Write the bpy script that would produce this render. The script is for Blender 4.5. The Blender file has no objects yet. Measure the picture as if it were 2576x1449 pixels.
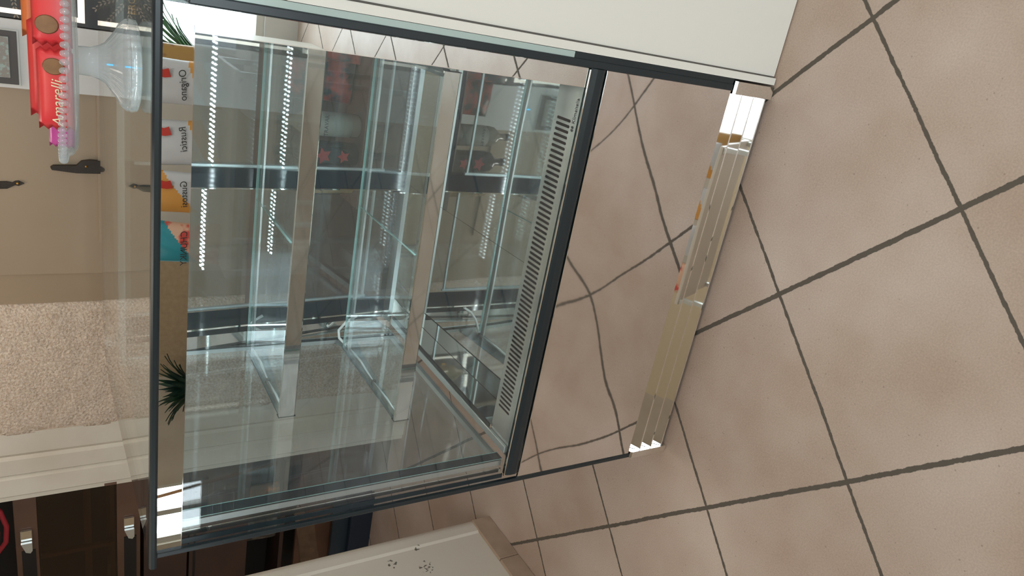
import bpy, bmesh, math, random
import numpy as np
from mathutils import Vector, Matrix
random.seed(7)
S = bpy.context.scene
C = S.collection
PI = math.pi

# ------------------------------------------------------------ camera
W_, H_ = 2576, 1449
F_ = 1815.0
HC = 1.48
V = np.array([2861., -126., F_]); V /= np.linalg.norm(V)
A = np.array([-942., 4766., F_]); A -= A.dot(V) * V; A /= np.linalg.norm(A)
D = np.cross(V, A)
R = np.array([-A, D, -V])          # image (x right, y down, z forward) -> world
cam = bpy.data.cameras.new('camera')
cam.sensor_fit = 'HORIZONTAL'; cam.sensor_width = 36.0; cam.lens = 36.0 * F_ / W_
cam.clip_start = 0.02; cam.clip_end = 60
co = bpy.data.objects.new('camera', cam); C.objects.link(co)
cx, cy, cz = R[:, 0], R[:, 1], R[:, 2]
M = Matrix(((cx[0], -cy[0], -cz[0], 0), (cx[1], -cy[1], -cz[1], 0), (cx[2], -cy[2], -cz[2], HC), (0, 0, 0, 1)))
co.matrix_world = M
S.camera = co

# ------------------------------------------------------------ view, world
S.view_settings.view_transform = 'Standard'
S.view_settings.look = 'None'
S.view_settings.gamma = 1.0
S.view_settings.use_curve_mapping = False
S.view_settings.exposure = 0.24
try:
    S.cycles.transparent_max_bounces = 48
    S.cycles.max_bounces = 16
    S.cycles.glossy_bounces = 10
except Exception:
    pass
wd = bpy.data.worlds.new('sky'); S.world = wd; wd.use_nodes = True
wn = wd.node_tree
bg = wn.nodes['Background']
bg.inputs[0].default_value = (0.85, 0.93, 1.0, 1); bg.inputs[1].default_value = 2.2

def area(name, loc, rot, sx, sy, power, col=(1, 1, 1)):
    l = bpy.data.lights.new(name, 'AREA'); l.shape = 'RECTANGLE'; l.size = sx; l.size_y = sy
    l.energy = power; l.color = col
    o = bpy.data.objects.new(name, l); C.objects.link(o); o.location = loc; o.rotation_euler = rot
    return o
# daylight entering through the shop window behind the photographer, and the second one on the left
area('window_daylight', (0.75, -2.95, 1.35), (PI/2, 0, 0), 2.4, 2.0, 85, (0.88, 0.95, 1.0))
area('window_daylight', (-4.3, -2.95, 1.25), (PI/2, 0, 0), .6, 1.6, 20, (0.9, 0.96, 1.0))

# ------------------------------------------------------------ materials
def L(h):
    h = [int(h[i:i+2], 16) / 255 for i in (0, 2, 4)]
    return tuple(c/12.92 if c <= .04045 else ((c+.055)/1.055)**2.4 for c in h) + (1,)

def mat(name, col, rough=.5, metal=0., spec=.5, bump=None, noise=None, coat=0., emit=None):
    m = bpy.data.materials.new(name); m.use_nodes = True
    nt = m.node_tree; b = nt.nodes['Principled BSDF']
    c = L(col) if isinstance(col, str) else col
    b.inputs['Base Color'].default_value = c
    b.inputs['Roughness'].default_value = rough
    b.inputs['Metallic'].default_value = metal
    b.inputs['Specular IOR Level'].default_value = spec
    b.inputs['Coat Weight'].default_value = coat
    tc = nt.nodes.new('ShaderNodeTexCoord')
    if noise:          # (colour2, scale, low, high, detail)
        n = nt.nodes.new('ShaderNodeTexNoise'); n.inputs['Scale'].default_value = noise[1]
        n.inputs['Detail'].default_value = noise[4] if len(noise) > 4 else 4
        nt.links.new(tc.outputs['Object'], n.inputs['Vector'])
        r = nt.nodes.new('ShaderNodeValToRGB')
        r.color_ramp.elements[0].position = noise[2]; r.color_ramp.elements[1].position = noise[3]
        r.color_ramp.elements[0].color = c
        r.color_ramp.elements[1].color = L(noise[0]) if isinstance(noise[0], str) else noise[0]
        nt.links.new(n.outputs['Fac'], r.inputs['Fac'])
        nt.links.new(r.outputs['Color'], b.inputs['Base Color'])
    if bump:           # (scale, strength, distance, detail)
        n = nt.nodes.new('ShaderNodeTexNoise'); n.inputs['Scale'].default_value = bump[0]
        n.inputs['Detail'].default_value = bump[3] if len(bump) > 3 else 3
        nt.links.new(tc.outputs['Object'], n.inputs['Vector'])
        bp = nt.nodes.new('ShaderNodeBump'); bp.inputs['Strength'].default_value = bump[1]
        bp.inputs['Distance'].default_value = bump[2]
        nt.links.new(n.outputs['Fac'], bp.inputs['Height']); nt.links.new(bp.outputs['Normal'], b.inputs['Normal'])
    if emit:
        b.inputs['Emission Color'].default_value = L(emit[0]) if isinstance(emit[0], str) else emit[0]
        b.inputs['Emission Strength'].default_value = emit[1]
    return m

def glass(name, tint, gloss=(1, 1, 1), haze=0.0, ior=1.5):
    """flat pane: straight transmission with tint plus true Fresnel reflection on both faces"""
    m = bpy.data.materials.new(name); m.use_nodes = True
    nt = m.node_tree; nt.nodes.clear()
    o = nt.nodes.new('ShaderNodeOutputMaterial')
    t = nt.nodes.new('ShaderNodeBsdfTransparent'); t.inputs[0].default_value = (*tint, 1)
    g = nt.nodes.new('ShaderNodeBsdfGlossy'); g.inputs['Color'].default_value = (*gloss, 1); g.inputs['Roughness'].default_value = 0.0
    geo = nt.nodes.new('ShaderNodeNewGeometry')
    ma = nt.nodes.new('ShaderNodeMath'); ma.operation = 'MULTIPLY_ADD'
    ma.inputs[1].default_value = 1/ior - ior; ma.inputs[2].default_value = ior
    nt.links.new(geo.outputs['Backfacing'], ma.inputs[0])
    fr = nt.nodes.new('ShaderNodeFresnel'); nt.links.new(ma.outputs[0], fr.inputs['IOR'])
    mx = nt.nodes.new('ShaderNodeMixShader')
    nt.links.new(fr.outputs[0], mx.inputs[0]); nt.links.new(t.outputs[0], mx.inputs[1]); nt.links.new(g.outputs[0], mx.inputs[2])
    last = mx
    if haze > 0:
        d = nt.nodes.new('ShaderNodeBsdfDiffuse'); d.inputs[0].default_value = (.70, .79, .83, 1)
        m2 = nt.nodes.new('ShaderNodeMixShader'); m2.inputs[0].default_value = haze
        nt.links.new(mx.outputs[0], m2.inputs[1]); nt.links.new(d.outputs[0], m2.inputs[2]); last = m2
    nt.links.new(last.outputs[0], o.inputs[0])
    return m

def emis(name, col, s):
    m = bpy.data.materials.new(name); m.use_nodes = True
    nt = m.node_tree; nt.nodes.clear()
    o = nt.nodes.new('ShaderNodeOutputMaterial'); e = nt.nodes.new('ShaderNodeEmission')
    e.inputs[0].default_value = L(col); e.inputs[1].default_value = s
    nt.links.new(e.outputs[0], o.inputs[0])
    return m

MT = {}
MT['black'] = mat('black_frame', '1e272b', .25, 0, .5)
MT['black_rubber'] = mat('black_rubber', '1c2224', .5)
MT['frit'] = mat('dark_glass_border', '14242b', .08)
MT['mirror'] = mat('mirror_glass_border', (.80, .83, .82, 1), 0.0, 1.0)
MT['steel_panel'] = mat('polished_steel_panel', (.80, .78, .77, 1), .035, 1.0, bump=(3.2, .22, .05, 0))
MT['steel_deck'] = mat('polished_steel_deck', (.70, .70, .68, 1), .03, 1.0, bump=(3.0, .10, .03, 0))
MT['grille'] = mat('steel_grille', (.80, .79, .75, 1), .20, 1.0)
MT['chrome'] = mat('chrome', (.88, .87, .84, 1), .02, 1.0, bump=(2.2, .10, .03, 0))
MT['chrome_plain'] = mat('chrome_profile', (.82, .81, .78, 1), .04, 1.0)
MT['satin'] = mat('satin_aluminium', (.66, .69, .68, 1), .32, .9)
MT['grey_metal'] = mat('grey_bracket', '6e7777', .4, .4)
MT['white_cable'] = mat('white_cable', 'd8dad6', .4)
MT['dark_slot'] = mat('dark_grille_recess', '1d2022', .7)
MT['glass'] = glass('clear_glass', (.935, .962, .968), haze=.009)
MT['glass_shelf'] = glass('shelf_glass', (.93, .962, .962), haze=.011)
MT['glass_top'] = glass('grey_top_glass', (.88, .90, .88), haze=.008)
MT['glass_top_frit'] = glass('grey_top_glass_border', (.66, .63, .59), haze=.01)
MT['glass_edge'] = mat('green_glass_edge', '86a8a2', .1, 0, .8)
MT['led'] = emis('led_white', 'eefcff', 150)
MT['led_board'] = mat('led_board', 'aab2b2', .5)
MT['white_paint'] = mat('white_lacquer', 'd9d5cc', .35, 0, .4)
MT['white_gap'] = mat('dark_seam', '55504a', .7)
MT['cream'] = mat('cream_paint', 'd9cfc0', .55, bump=(160, .06, .002, 3), noise=('cfc3b2', 5, .4, .7))
MT['beige_door'] = mat('taupe_lacquer', 'a08b74', .5, noise=('9a8670', 3, .4, .7))
MT['beige_shaded'] = mat('taupe_lacquer_shaded', '99846c', .55)  # darker copy of the door taupe, shade of the recess put into colour
MT['stone'] = mat('rough_plaster', 'c3ab95', .9, noise=('dccab8', 120, .38, .62, 6), bump=(95, .9, .009, 8))
MT['iron'] = mat('wrought_iron', '3b332d', .45, .5, bump=(140, .3, .003, 3))
MT['brass'] = mat('worn_brass', 'c8964c', .3, .9)
MT['brown'] = mat('brown_lacquered_wood', '694b3a', .4, noise=('5f4332', 9, .3, .7))
MT['brown_dark'] = mat('dark_brown_wood', '4a332a', .45, noise=('3e2b24', 6, .3, .7))
MT['pane_edge'] = mat('pale_pane_edge', 'a4b4ae', .15, 0, .6)
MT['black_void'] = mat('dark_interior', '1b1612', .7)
MT['grey_wall'] = mat('white_wall_paint', 'd6d4d0', .6)
MT['ceil'] = mat('ceiling_paint', 'e2ded6', .8)
MT['tan_wall'] = mat('tan_wall_paint', 'c4ae90', .8, noise=('b8a284', 30, .3, .7, 6), bump=(40, .4, .006, 6))
MT['plastic_clear'] = glass('clear_plastic', (.93, .92, .91), haze=.10, ior=1.45)
MT['plastic_clear2'] = glass('frosted_plastic', (.90, .89, .88), haze=.20, ior=1.45)
MT['bottle_glass_dark'] = mat('dark_bottle', '1c1f1c', .1, 0, .7)

# ---- floor tiles, laid diagonally
def floor_mat():
    m = bpy.data.materials.new('diagonal_floor_tiles'); m.use_nodes = True
    nt = m.node_tree; N = nt.nodes; K = nt.links
    b = N['Principled BSDF']
    g = N.new('ShaderNodeNewGeometry')
    def math_(op, a, b_=None, c=None):
        n = N.new('ShaderNodeMath'); n.operation = op
        for i, v in enumerate((a, b_, c)):
            if v is None: continue
            if isinstance(v, (int, float)): n.inputs[i].default_value = v
            else: K.new(v, n.inputs[i])
        return n.outputs[0]
    # position relative to a grout crossing, rotated by 45 degrees
    mp = N.new('ShaderNodeMapping'); mp.vector_type = 'POINT'
    a = PI/4
    px, py = -0.5076, 1.0102
    mp.inputs['Rotation'].default_value = (0, 0, a)
    mp.inputs['Location'].default_value = (-(px*math.cos(a)-py*math.sin(a)), -(px*math.sin(a)+py*math.cos(a)), 0)
    K.new(g.outputs['Position'], mp.inputs['Vector'])
    # ragged grout
    nz = N.new('ShaderNodeTexNoise'); nz.inputs['Scale'].default_value = 48; nz.inputs['Detail'].default_value = 6
    nz.inputs['Roughness'].default_value = .7
    K.new(g.outputs['Position'], nz.inputs['Vector'])
    nl = N.new('ShaderNodeTexNoise'); nl.inputs['Scale'].default_value = 5; nl.inputs['Detail'].default_value = 1
    K.new(g.outputs['Position'], nl.inputs['Vector'])
    sp = N.new('ShaderNodeSeparateXYZ'); K.new(mp.outputs[0], sp.inputs[0])
    P = 0.4502
    def dist(v, half):
        wob = math_('MULTIPLY_ADD', nl.outputs['Fac'], .006, -.003)
        v2 = math_('ADD', v, wob)
        q = math_('FRACT', math_('ADD', math_('DIVIDE', v2, P), 100.5))
        dd = math_('MULTIPLY', math_('ABSOLUTE', math_('SUBTRACT', q, .5)), P)
        rag = math_('MULTIPLY_ADD', nz.outputs['Fac'], .0090, -.0045)
        dd = math_('ADD', dd, rag)
        mr = N.new('ShaderNodeMapRange'); mr.interpolation_type = 'SMOOTHSTEP'
        mr.inputs['From Min'].default_value = half - .0008; mr.inputs['From Max'].default_value = half + .0008
        mr.inputs['To Min'].default_value = 1; mr.inputs['To Max'].default_value = 0
        K.new(dd, mr.inputs['Value'])
        return mr.outputs[0]
    ga = dist(sp.outputs[0], .0038); gb = dist(sp.outputs[1], .0056)
    gr = math_('MAXIMUM', ga, gb)
    # per-tile tone
    fl = N.new('ShaderNodeVectorMath'); fl.operation = 'SCALE'; fl.inputs['Scale'].default_value = 1/P
    K.new(mp.outputs[0], fl.inputs[0])
    f2 = N.new('ShaderNodeVectorMath'); f2.operation = 'FLOOR'; K.new(fl.outputs[0], f2.inputs[0])
    wn_ = N.new('ShaderNodeTexWhiteNoise'); K.new(f2.outputs[0], wn_.inputs['Vector'])
    cl = N.new('ShaderNodeTexNoise'); cl.inputs['Scale'].default_value = 3.5; cl.inputs['Detail'].default_value = 5
    K.new(g.outputs['Position'], cl.inputs['Vector'])
    cr = N.new('ShaderNodeValToRGB'); e = cr.color_ramp.elements
    e[0].position = .33; e[0].color = L('ae9888'); e[1].position = .68; e[1].color = L('c5b5a9')
    mixf = math_('ADD', math_('MULTIPLY', cl.outputs['Fac'], .85), math_('MULTIPLY', wn_.outputs['Value'], .13))
    K.new(mixf, cr.inputs['Fac'])
    fn = N.new('ShaderNodeTexNoise'); fn.inputs['Scale'].default_value = 260; fn.inputs['Detail'].default_value = 3
    K.new(g.outputs['Position'], fn.inputs['Vector'])
    fm = N.new('ShaderNodeMapRange'); fm.inputs['To Min'].default_value = .90; fm.inputs['To Max'].default_value = 1.08
    fm.inputs['From Min'].default_value = .3; fm.inputs['From Max'].default_value = .7
    K.new(fn.outputs['Fac'], fm.inputs['Value'])
    # little pits
    vo = N.new('ShaderNodeTexVoronoi'); vo.inputs['Scale'].default_value = 75; vo.inputs['Randomness'].default_value = 1
    K.new(g.outputs['Position'], vo.inputs['Vector'])
    vs = N.new('ShaderNodeSeparateColor'); K.new(vo.outputs['Color'], vs.inputs[0])
    pr = math_('MULTIPLY', math_('POWER', vs.outputs[0], 4.0), .16)
    pit = math_('LESS_THAN', vo.outputs['Distance'], pr)
    pitf = math_('MULTIPLY', pit, .38)
    mul = N.new('ShaderNodeMix'); mul.data_type = 'RGBA'; mul.blend_type = 'MULTIPLY'; mul.inputs['Factor'].default_value = 1
    K.new(cr.outputs[0], mul.inputs['A']); K.new(fm.outputs[0], mul.inputs['B'])
    m3 = N.new('ShaderNodeMix'); m3.data_type = 'RGBA'; K.new(pitf, m3.inputs['Factor'])
    K.new(mul.outputs['Result'], m3.inputs['A']); m3.inputs['B'].default_value = L('6a5a4c')
    m4 = N.new('ShaderNodeMix'); m4.data_type = 'RGBA'; K.new(gr, m4.inputs['Factor'])
    K.new(m3.outputs['Result'], m4.inputs['A']); m4.inputs['B'].default_value = L('5a534a')
    K.new(m4.outputs['Result'], b.inputs['Base Color'])
    rr = N.new('ShaderNodeMapRange'); rr.inputs['To Min'].default_value = .42; rr.inputs['To Max'].default_value = .9
    K.new(gr, rr.inputs['Value']); K.new(rr.outputs[0], b.inputs['Roughness'])
    hh = math_('SUBTRACT', math_('MULTIPLY', cl.outputs['Fac'], .35), math_('ADD', gr, math_('MULTIPLY', pit, .25)))
    bp = N.new('ShaderNodeBump'); bp.inputs['Distance'].default_value = .0016; bp.inputs['Strength'].default_value = .6
    K.new(hh, bp.inputs['Height']); K.new(bp.outputs[0], b.inputs['Normal'])
    return m
MT['floor'] = floor_mat()

# ------------------------------------------------------------ helpers
class MB:
    def __init__(s): s.bm = bmesh.new(); s.mi = 0
    def box(s, x0, x1, y0, y1, z0, z1, mi=0, bev=0.):
        r = bmesh.ops.create_cube(s.bm, size=1)
        for v in r['verts']:
            v.co = Vector(((x0+x1)/2 + v.co.x*(x1-x0), (y0+y1)/2 + v.co.y*(y1-y0), (z0+z1)/2 + v.co.z*(z1-z0)))
        fs = set(f for v in r['verts'] for f in v.link_faces)
        for f in fs: f.material_index = mi
        if bev > 0:
            es = list(set(e for v in r['verts'] for e in v.link_edges))
            rr = bmesh.ops.bevel(s.bm, geom=es, offset=bev, segments=2, affect='EDGES', profile=.5)
            for f in rr['faces']: f.material_index = mi
        return s
    def prism(s, pts, axis, a0, a1, mi=0, smooth=False):
        """pts: 2-D outline; axis 'x','y','z' is the extrusion axis"""
        def P(u, v, a):
            return {'x': (a, u, v), 'y': (u, a, v), 'z': (u, v, a)}[axis]
        A0 = [s.bm.verts.new(P(u, v, a0)) for u, v in pts]
        A1 = [s.bm.verts.new(P(u, v, a1)) for u, v in pts]
        n = len(pts)
        f = [s.bm.faces.new(A0), s.bm.faces.new(A1[::-1])]
        for i in range(n):
            q = s.bm.faces.new((A0[i], A1[i], A1[(i+1) % n], A0[(i+1) % n])); q.smooth = smooth; f.append(q)
        for q in f: q.material_index = mi
        bmesh.ops.recalc_face_normals(s.bm, faces=f)
        return s
    def tube(s, pts, r, n=10, mi=0, cap=True):
        pts = [Vector(p) for p in pts]; rings = []
        up = Vector((.13, .22, .97))
        for i, p in enumerate(pts):
            t = (pts[min(i+1, len(pts)-1)] - pts[max(i-1, 0)]).normalized()
            a = t.cross(up)
            if a.length < .05: a = t.cross(Vector((1, 0, 0)))
            a.normalize(); b = t.cross(a)
            ri = r[i] if isinstance(r, (list, tuple)) else r
            rings.append([s.bm.verts.new(p + a*math.cos(2*PI*k/n)*ri + b*math.sin(2*PI*k/n)*ri) for k in range(n)])
        fs = []
        for i in range(len(rings)-1):
            for k in range(n):
                f = s.bm.faces.new((rings[i][k], rings[i][(k+1) % n], rings[i+1][(k+1) % n], rings[i+1][k])); f.smooth = True; fs.append(f)
        if cap:
            fs.append(s.bm.faces.new(rings[0][::-1])); fs.append(s.bm.faces.new(rings[-1]))
        for f in fs: f.material_index = mi
        bmesh.ops.recalc_face_normals(s.bm, faces=fs)
        return s
    def lathe(s, prof, c, n=48, mi=0, mod=None, axis='z'):
        """prof: (radius, height); mod(k, i, r) may ripple the radius"""
        rings = []
        for i, (r, z) in enumerate(prof):
            ring = []
            for k in range(n):
                a = 2*PI*k/n; rr = mod(a, i, r) if mod else r
                v = (c[0]+rr*math.cos(a), c[1]+rr*math.sin(a), c[2]+z)
                ring.append(s.bm.verts.new(v))
            rings.append(ring)
        fs = []
        for i in range(len(rings)-1):
            for k in range(n):
                f = s.bm.faces.new((rings[i][k], rings[i][(k+1) % n], rings[i+1][(k+1) % n], rings[i+1][k])); f.smooth = True; fs.append(f)
        fs.append(s.bm.faces.new(rings[0][::-1])); fs.append(s.bm.faces.new(rings[-1]))
        for f in fs: f.material_index = mi
        bmesh.ops.recalc_face_normals(s.bm, faces=fs)
        return s
    def build(s, name, mats, parent=None, loc=None):
        me = bpy.data.meshes.new(name); s.bm.to_mesh(me); s.bm.free()
        for m in (mats if isinstance(mats, (list, tuple)) else [mats]): me.materials.append(MT[m] if isinstance(m, str) else m)
        o = bpy.data.objects.new(name, me); C.objects.link(o)
        if parent: 
            o.parent = parent
            o.matrix_parent_inverse = parent_inv(parent)
        if loc: o.location = loc
        return o

def wloc(o):
    m = Matrix.Identity(4)
    while o:
        m = o.matrix_parent_inverse @ o.matrix_basis @ m if o.parent else o.matrix_basis @ m
        o = o.parent
    return m
def parent_inv(p): return wloc(p).inverted()

def tag(o, label, cat, group=None):
    o['label'] = label; o['category'] = cat
    if group: o['group'] = group
    return o
def thing(name, label, cat, loc, group=None, rotz=0.):
    o = bpy.data.objects.new(name, None); C.objects.link(o); o.empty_display_size = .05
    o.location = loc; o.rotation_euler = (0, 0, rotz)
    return tag(o, label, cat, group)
def struct(name, b, m):
    o = b.build(name, m); o['kind'] = 'structure'; return o
def curve_mesh(cu, name, m, mw, parent):
    tmp = bpy.data.objects.new('tmp', cu); C.objects.link(tmp)
    dg = bpy.context.evaluated_depsgraph_get(); dg.update()
    me = bpy.data.meshes.new_from_object(tmp.evaluated_get(dg))
    bpy.data.objects.remove(tmp)
    me.transform(mw); me.name = name
    me.materials.clear(); me.materials.append(MT[m] if isinstance(m, str) else m)
    o = bpy.data.objects.new(name, me); C.objects.link(o)
    if parent: o.parent = parent; o.matrix_parent_inverse = parent_inv(parent)
    return o
def text(body, size, mw, m, name, parent, ext=.0003, sx=1., shear=0.):
    cu = bpy.data.curves.new('txt', 'FONT'); cu.body = body; cu.size = size; cu.extrude = ext; cu.shear = shear
    cu.align_x = 'LEFT'; cu.resolution_u = 2
    return curve_mesh(cu, name, m, mw @ Matrix.Diagonal((sx, 1, 1, 1)), parent)
def frame_mat(o, xa, ya):
    """matrix whose local x, y run along world vectors xa, ya at o"""
    xa = Vector(xa).normalized(); ya = Vector(ya).normalized(); za = xa.cross(ya)
    return Matrix(((xa.x, ya.x, za.x, o[0]), (xa.y, ya.y, za.y, o[1]), (xa.z, ya.z, za.z, o[2]), (0, 0, 0, 1)))

# ------------------------------------------------------------ the room
YB, YF, XL, XR, ZC = 2.87, -2.84, -5.3, 2.6, 2.75
struct('floor', MB().box(XL-.2, XR+.2, YF-.2, 4.3, -.08, 0), 'floor')
struct('ceiling', MB().box(XL-.2, XR+.2, YF-.2, 4.3, ZC, ZC+.1), 'ceil')
struct('wall_back', MB().box(-1.83, XR+.2, YB+.03, YB+.13, 0, ZC), 'grey_wall')
struct('wall_far', MB().box(XL-.2, -1.8, 4.0, 4.1, 0, ZC), 'tan_wall')
struct('wall_left', MB().box(XL-.15, XL, YF-.2, 4.3, 0, ZC), 'tan_wall')
struct('wall_right', MB().box(XR, XR+.15, YF-.2, 4.3, 0, ZC), 'grey_wall')
# wall behind the photographer, with two openings
wf = MB()
wf.box(-.62, XR+.2, YF-.12, YF, 0, .22).box(-.62, XR+.2, YF-.12, YF, 2.35, ZC).box(1.95, XR+.2, YF-.12, YF, .22, 2.35)
struct('wall_front', wf, 'grey_wall')
wf2 = MB()
wf2.box(-3.0, -.62, YF-.12, YF, 0, .84)
struct('wall_front_tan', wf2, 'tan_wall')
MT['pale_yellow'] = mat('pale_yellow_paint', 'e6d8bc', .7)
struct('wall_front_upper', MB().box(-3.0, -.62, YF-.12, YF, .84, ZC), 'pale_yellow')  # unseen paler band, added so the kick fins reflect brighter
wf3 = MB()
wf3.box(XL-.2, -3.0, YF-.12, YF, 0, .45).box(XL-.2, -3.0, YF-.12, YF, 2.1, ZC).box(-4.0, -3.0, YF-.12, YF, .45, 2.1).box(XL-.2, -4.6, YF-.12, YF, .45, 2.1)
struct('wall_front_left', wf3, 'cream')
def window(name, x0, x1, z0, z1, nb):
    f = MB()
    y0, y1 = YF-.09, YF-.03
    f.box(x0, x1, y0, y1, z0, z0+.05).box(x0, x1, y0, y1, z1-.05, z1).box(x0, x0+.05, y0, y1, z0, z1).box(x1-.05, x1, y0, y1, z0, z1)
    for i in range(1, nb):
        xx = x0+(x1-x0)*i/nb; f.box(xx-.025, xx+.025, y0, y1, z0, z1)
    o = f.build('window_frame', 'white_paint')
    root = bpy.data.objects.new(name, None); C.objects.link(root); root['kind'] = 'structure'
    root.location = (x0, YF, z0)
    o.parent = root; o.matrix_parent_inverse = parent_inv(root)
    MB().box(x0+.05, x1-.05, YF-.063, YF-.057, z0+.05, z1-.05).build('window_pane', 'glass', root)
window('window_1', -.62, 1.95, .22, 2.35, 3)
window('window_2', -4.6, -4.0, .45, 2.1, 2)

# rough plaster strip and cream moulded casing on the back wall
# slightly uneven front: subdivided slab with random relief
pl = MB(); bm = pl.bm
nx, nz = 26, 120
vs = {}
for i in range(nx+1):
    for j in range(nz+1):
        x = -1.835 + (.56)*i/nx; z = ZC*j/nz
        edge = (i in (0, nx))
        y = YB - .028 + (random.uniform(-.006, .005) if not edge else .02)
        xx = x + (random.uniform(-.006, .006) if edge else 0)
        vs[i, j] = bm.verts.new((xx, y, z))
for i in range(nx):
    for j in range(nz):
        f = bm.faces.new((vs[i, j], vs[i+1, j], vs[i+1, j+1], vs[i, j+1])); f.smooth = True
pl.box(-1.83, -1.277, YB-.004, YB+.03, 0, ZC)
struct('trim_1', pl, 'stone')
prof = [(-1.809, YB+.02), (-1.809, YB-.03), (-1.90, YB-.032), (-1.915, YB-.022), (-1.925, YB-.036), (-1.99, YB-.038), (-2.0, YB-.026),
        (-2.01, YB-.04), (-2.085, YB-.042), (-2.093, YB-.034), (-2.112, YB-.034), (-2.112, YB+.3), (-1.83, YB+.3)]
cs = MB(); cs.prism(prof, 'z', 0.0, ZC)
cs.box(-2.1125, -2.10, YB-.0345, YB-.03, 1.29, 1.335, 1)
struct('trim_2', cs, ['cream', 'brown'])

# free-standing cream wall on the left, rounded corner, tile skirting
pil = MB(); rr = .055
pts = [(-1.936, .9), (-1.936, 1.902), (-1.930, 1.912)]
for k in range(0, 9):
    a = PI/2*k/8
    pts.append((-1.93-rr+rr*math.cos(a), 2.0-rr+rr*math.sin(a)))
pts += [(-2.35, 2.0), (-2.35, .9)]
pil.prism(pts, 'z', 0, ZC, smooth=False)
def scuffed():
    m = mat('scuffed_cream_paint', 'd9cfc0', .55, bump=(160, .06, .002, 3))
    nt = m.node_tree; N = nt.nodes; K = nt.links
    g = N.new('ShaderNodeNewGeometry')
    n = N.new('ShaderNodeTexNoise'); n.inputs['Scale'].default_value = 75; n.inputs['Detail'].default_value = 2
    K.new(g.outputs['Position'], n.inputs['Vector'])
    masks = []
    for c, rad in (((-1.93, 1.80, .36), .085), ((-1.93, 1.86, .47), .06), ((-1.93, 1.90, .35), .04)):
        v = N.new('ShaderNodeVectorMath'); v.operation = 'DISTANCE'; v.inputs[1].default_value = c
        K.new(g.outputs['Position'], v.inputs[0])
        q = N.new('ShaderNodeMapRange'); q.inputs['From Min'].default_value = rad*.3; q.inputs['From Max'].default_value = rad
        q.inputs['To Min'].default_value = 1; q.inputs['To Max'].default_value = 0
        K.new(v.outputs['Value'], q.inputs['Value']); masks.append(q.outputs[0])
    a = N.new('ShaderNodeMath'); a.operation = 'MAXIMUM'; K.new(masks[0], a.inputs[0]); K.new(masks[1], a.inputs[1])
    b_ = N.new('ShaderNodeMath'); b_.operation = 'MAXIMUM'; K.new(a.outputs[0], b_.inputs[0]); K.new(masks[2], b_.inputs[1])
    c_ = N.new('ShaderNodeMath'); c_.operation = 'MULTIPLY'; K.new(b_.outputs[0], c_.inputs[0]); K.new(n.outputs['Fac'], c_.inputs[1])
    t = N.new('ShaderNodeMapRange'); t.inputs['From Min'].default_value = .555; t.inputs['From Max'].default_value = .60
    K.new(c_.outputs[0], t.inputs['Value'])
    mx = N.new('ShaderNodeMix'); mx.data_type = 'RGBA'; K.new(t.outputs[0], mx.inputs['Factor'])
    mx.inputs['A'].default_value = L('dbd1c3'); mx.inputs['B'].default_value = L('6f675e')
    K.new(mx.outputs['Result'], N['Principled BSDF'].inputs['Base Color'])
    return m
struct('wall_middle', pil, scuffed())
sk = MB()
MT['skirt'] = mat('skirting_tile', 'b39a86', .45, noise=('a78f7b', 14, .35, .65))
for y0, y1 in ((1.735, 1.965), (1.42, 1.731), (1.1, 1.416)):
    sk.box(-1.9358, -1.921, y0, y1, .001, .082, 0, .0012)
struct('baseboard_middle', sk, 'skirt')

# ------------------------------------------------------------ the display case
DX0, DX1 = -1.083, -.058
case = thing('display_case', 'empty refrigerated glass display case with glass shelves and mirrored steel base on the tiled floor', 'display case', (-.57, 1.22, 0))
# base body
b = MB()
b.box(-1.062, -.075, 1.235, 2.03, .02, .465)
b.build('base_body', 'black_rubber', case)
p = MB(); bm = p.bm
p.box(-1.074, -.072, 1.206, 1.212, .142, .512, 0, .0008)
p.build('front_panel', 'steel_panel', case)
# black side strips along the panel and the pane
p = MB()
p.box(-1.0845, -1.0735, 1.203, 1.2125, .138, 1.334, 0, .0015)
p.build('side_strip', 'black', case)
p = MB()
p.box(-.0725, -.0575, 1.203, 1.235, .142, 1.30, 0, .002).box(-.0574, -.0458, 1.206, 1.235, .142, .60)
p.build('side_strip', 'black', case)
# rounded black bumper between pane and panel, silver lip standing in for its highlight line
p = MB()
p.prism([(1.2165, .553), (1.206, .553), (1.203, .549), (1.201, .540), (1.201, .525), (1.204, .518), (1.209, .515), (1.2165, .515)], 'x', -1.058, -.0725)
p.build('bumper', 'black', case)
p = MB(); p.box(-1.06, -.075, 1.2035, 1.207, .5535, .5565, 0, .0006); p.build('bumper_lip', 'chrome_plain', case)
p = MB(); p.box(-1.06, -.075, 1.2015, 1.206, .5125, .5150, 0, .0006); p.build('bumper_lip', 'chrome_plain', case)
# kick plate: three sloping chrome fins between end caps
for k in range(3):
    zt = .137 - k*.041
    p = MB()
    p.prism([(1.2285, zt), (1.2060, zt-.0335), (1.2052, zt-.0365), (1.2085, zt-.0370), (1.2330, zt-.002)], 'x', -1.066, -.08)
    p.build('kick_fin', 'chrome', case)
p = MB(); p.box(-1.066, -.08, 1.238, 1.241, .01, .139); p.build('kick_backing', 'chrome_plain', case)
for x0, x1 in ((-1.086, -1.067), (-.079, -.05)):
    p = MB(); p.prism([(1.200, .006), (1.200, .132), (1.204, .138), (1.26, .138), (1.26, .002), (1.204, .002)], 'x', x0, x1)
    p.build('kick_end_cap', 'chrome_plain', case)
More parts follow.
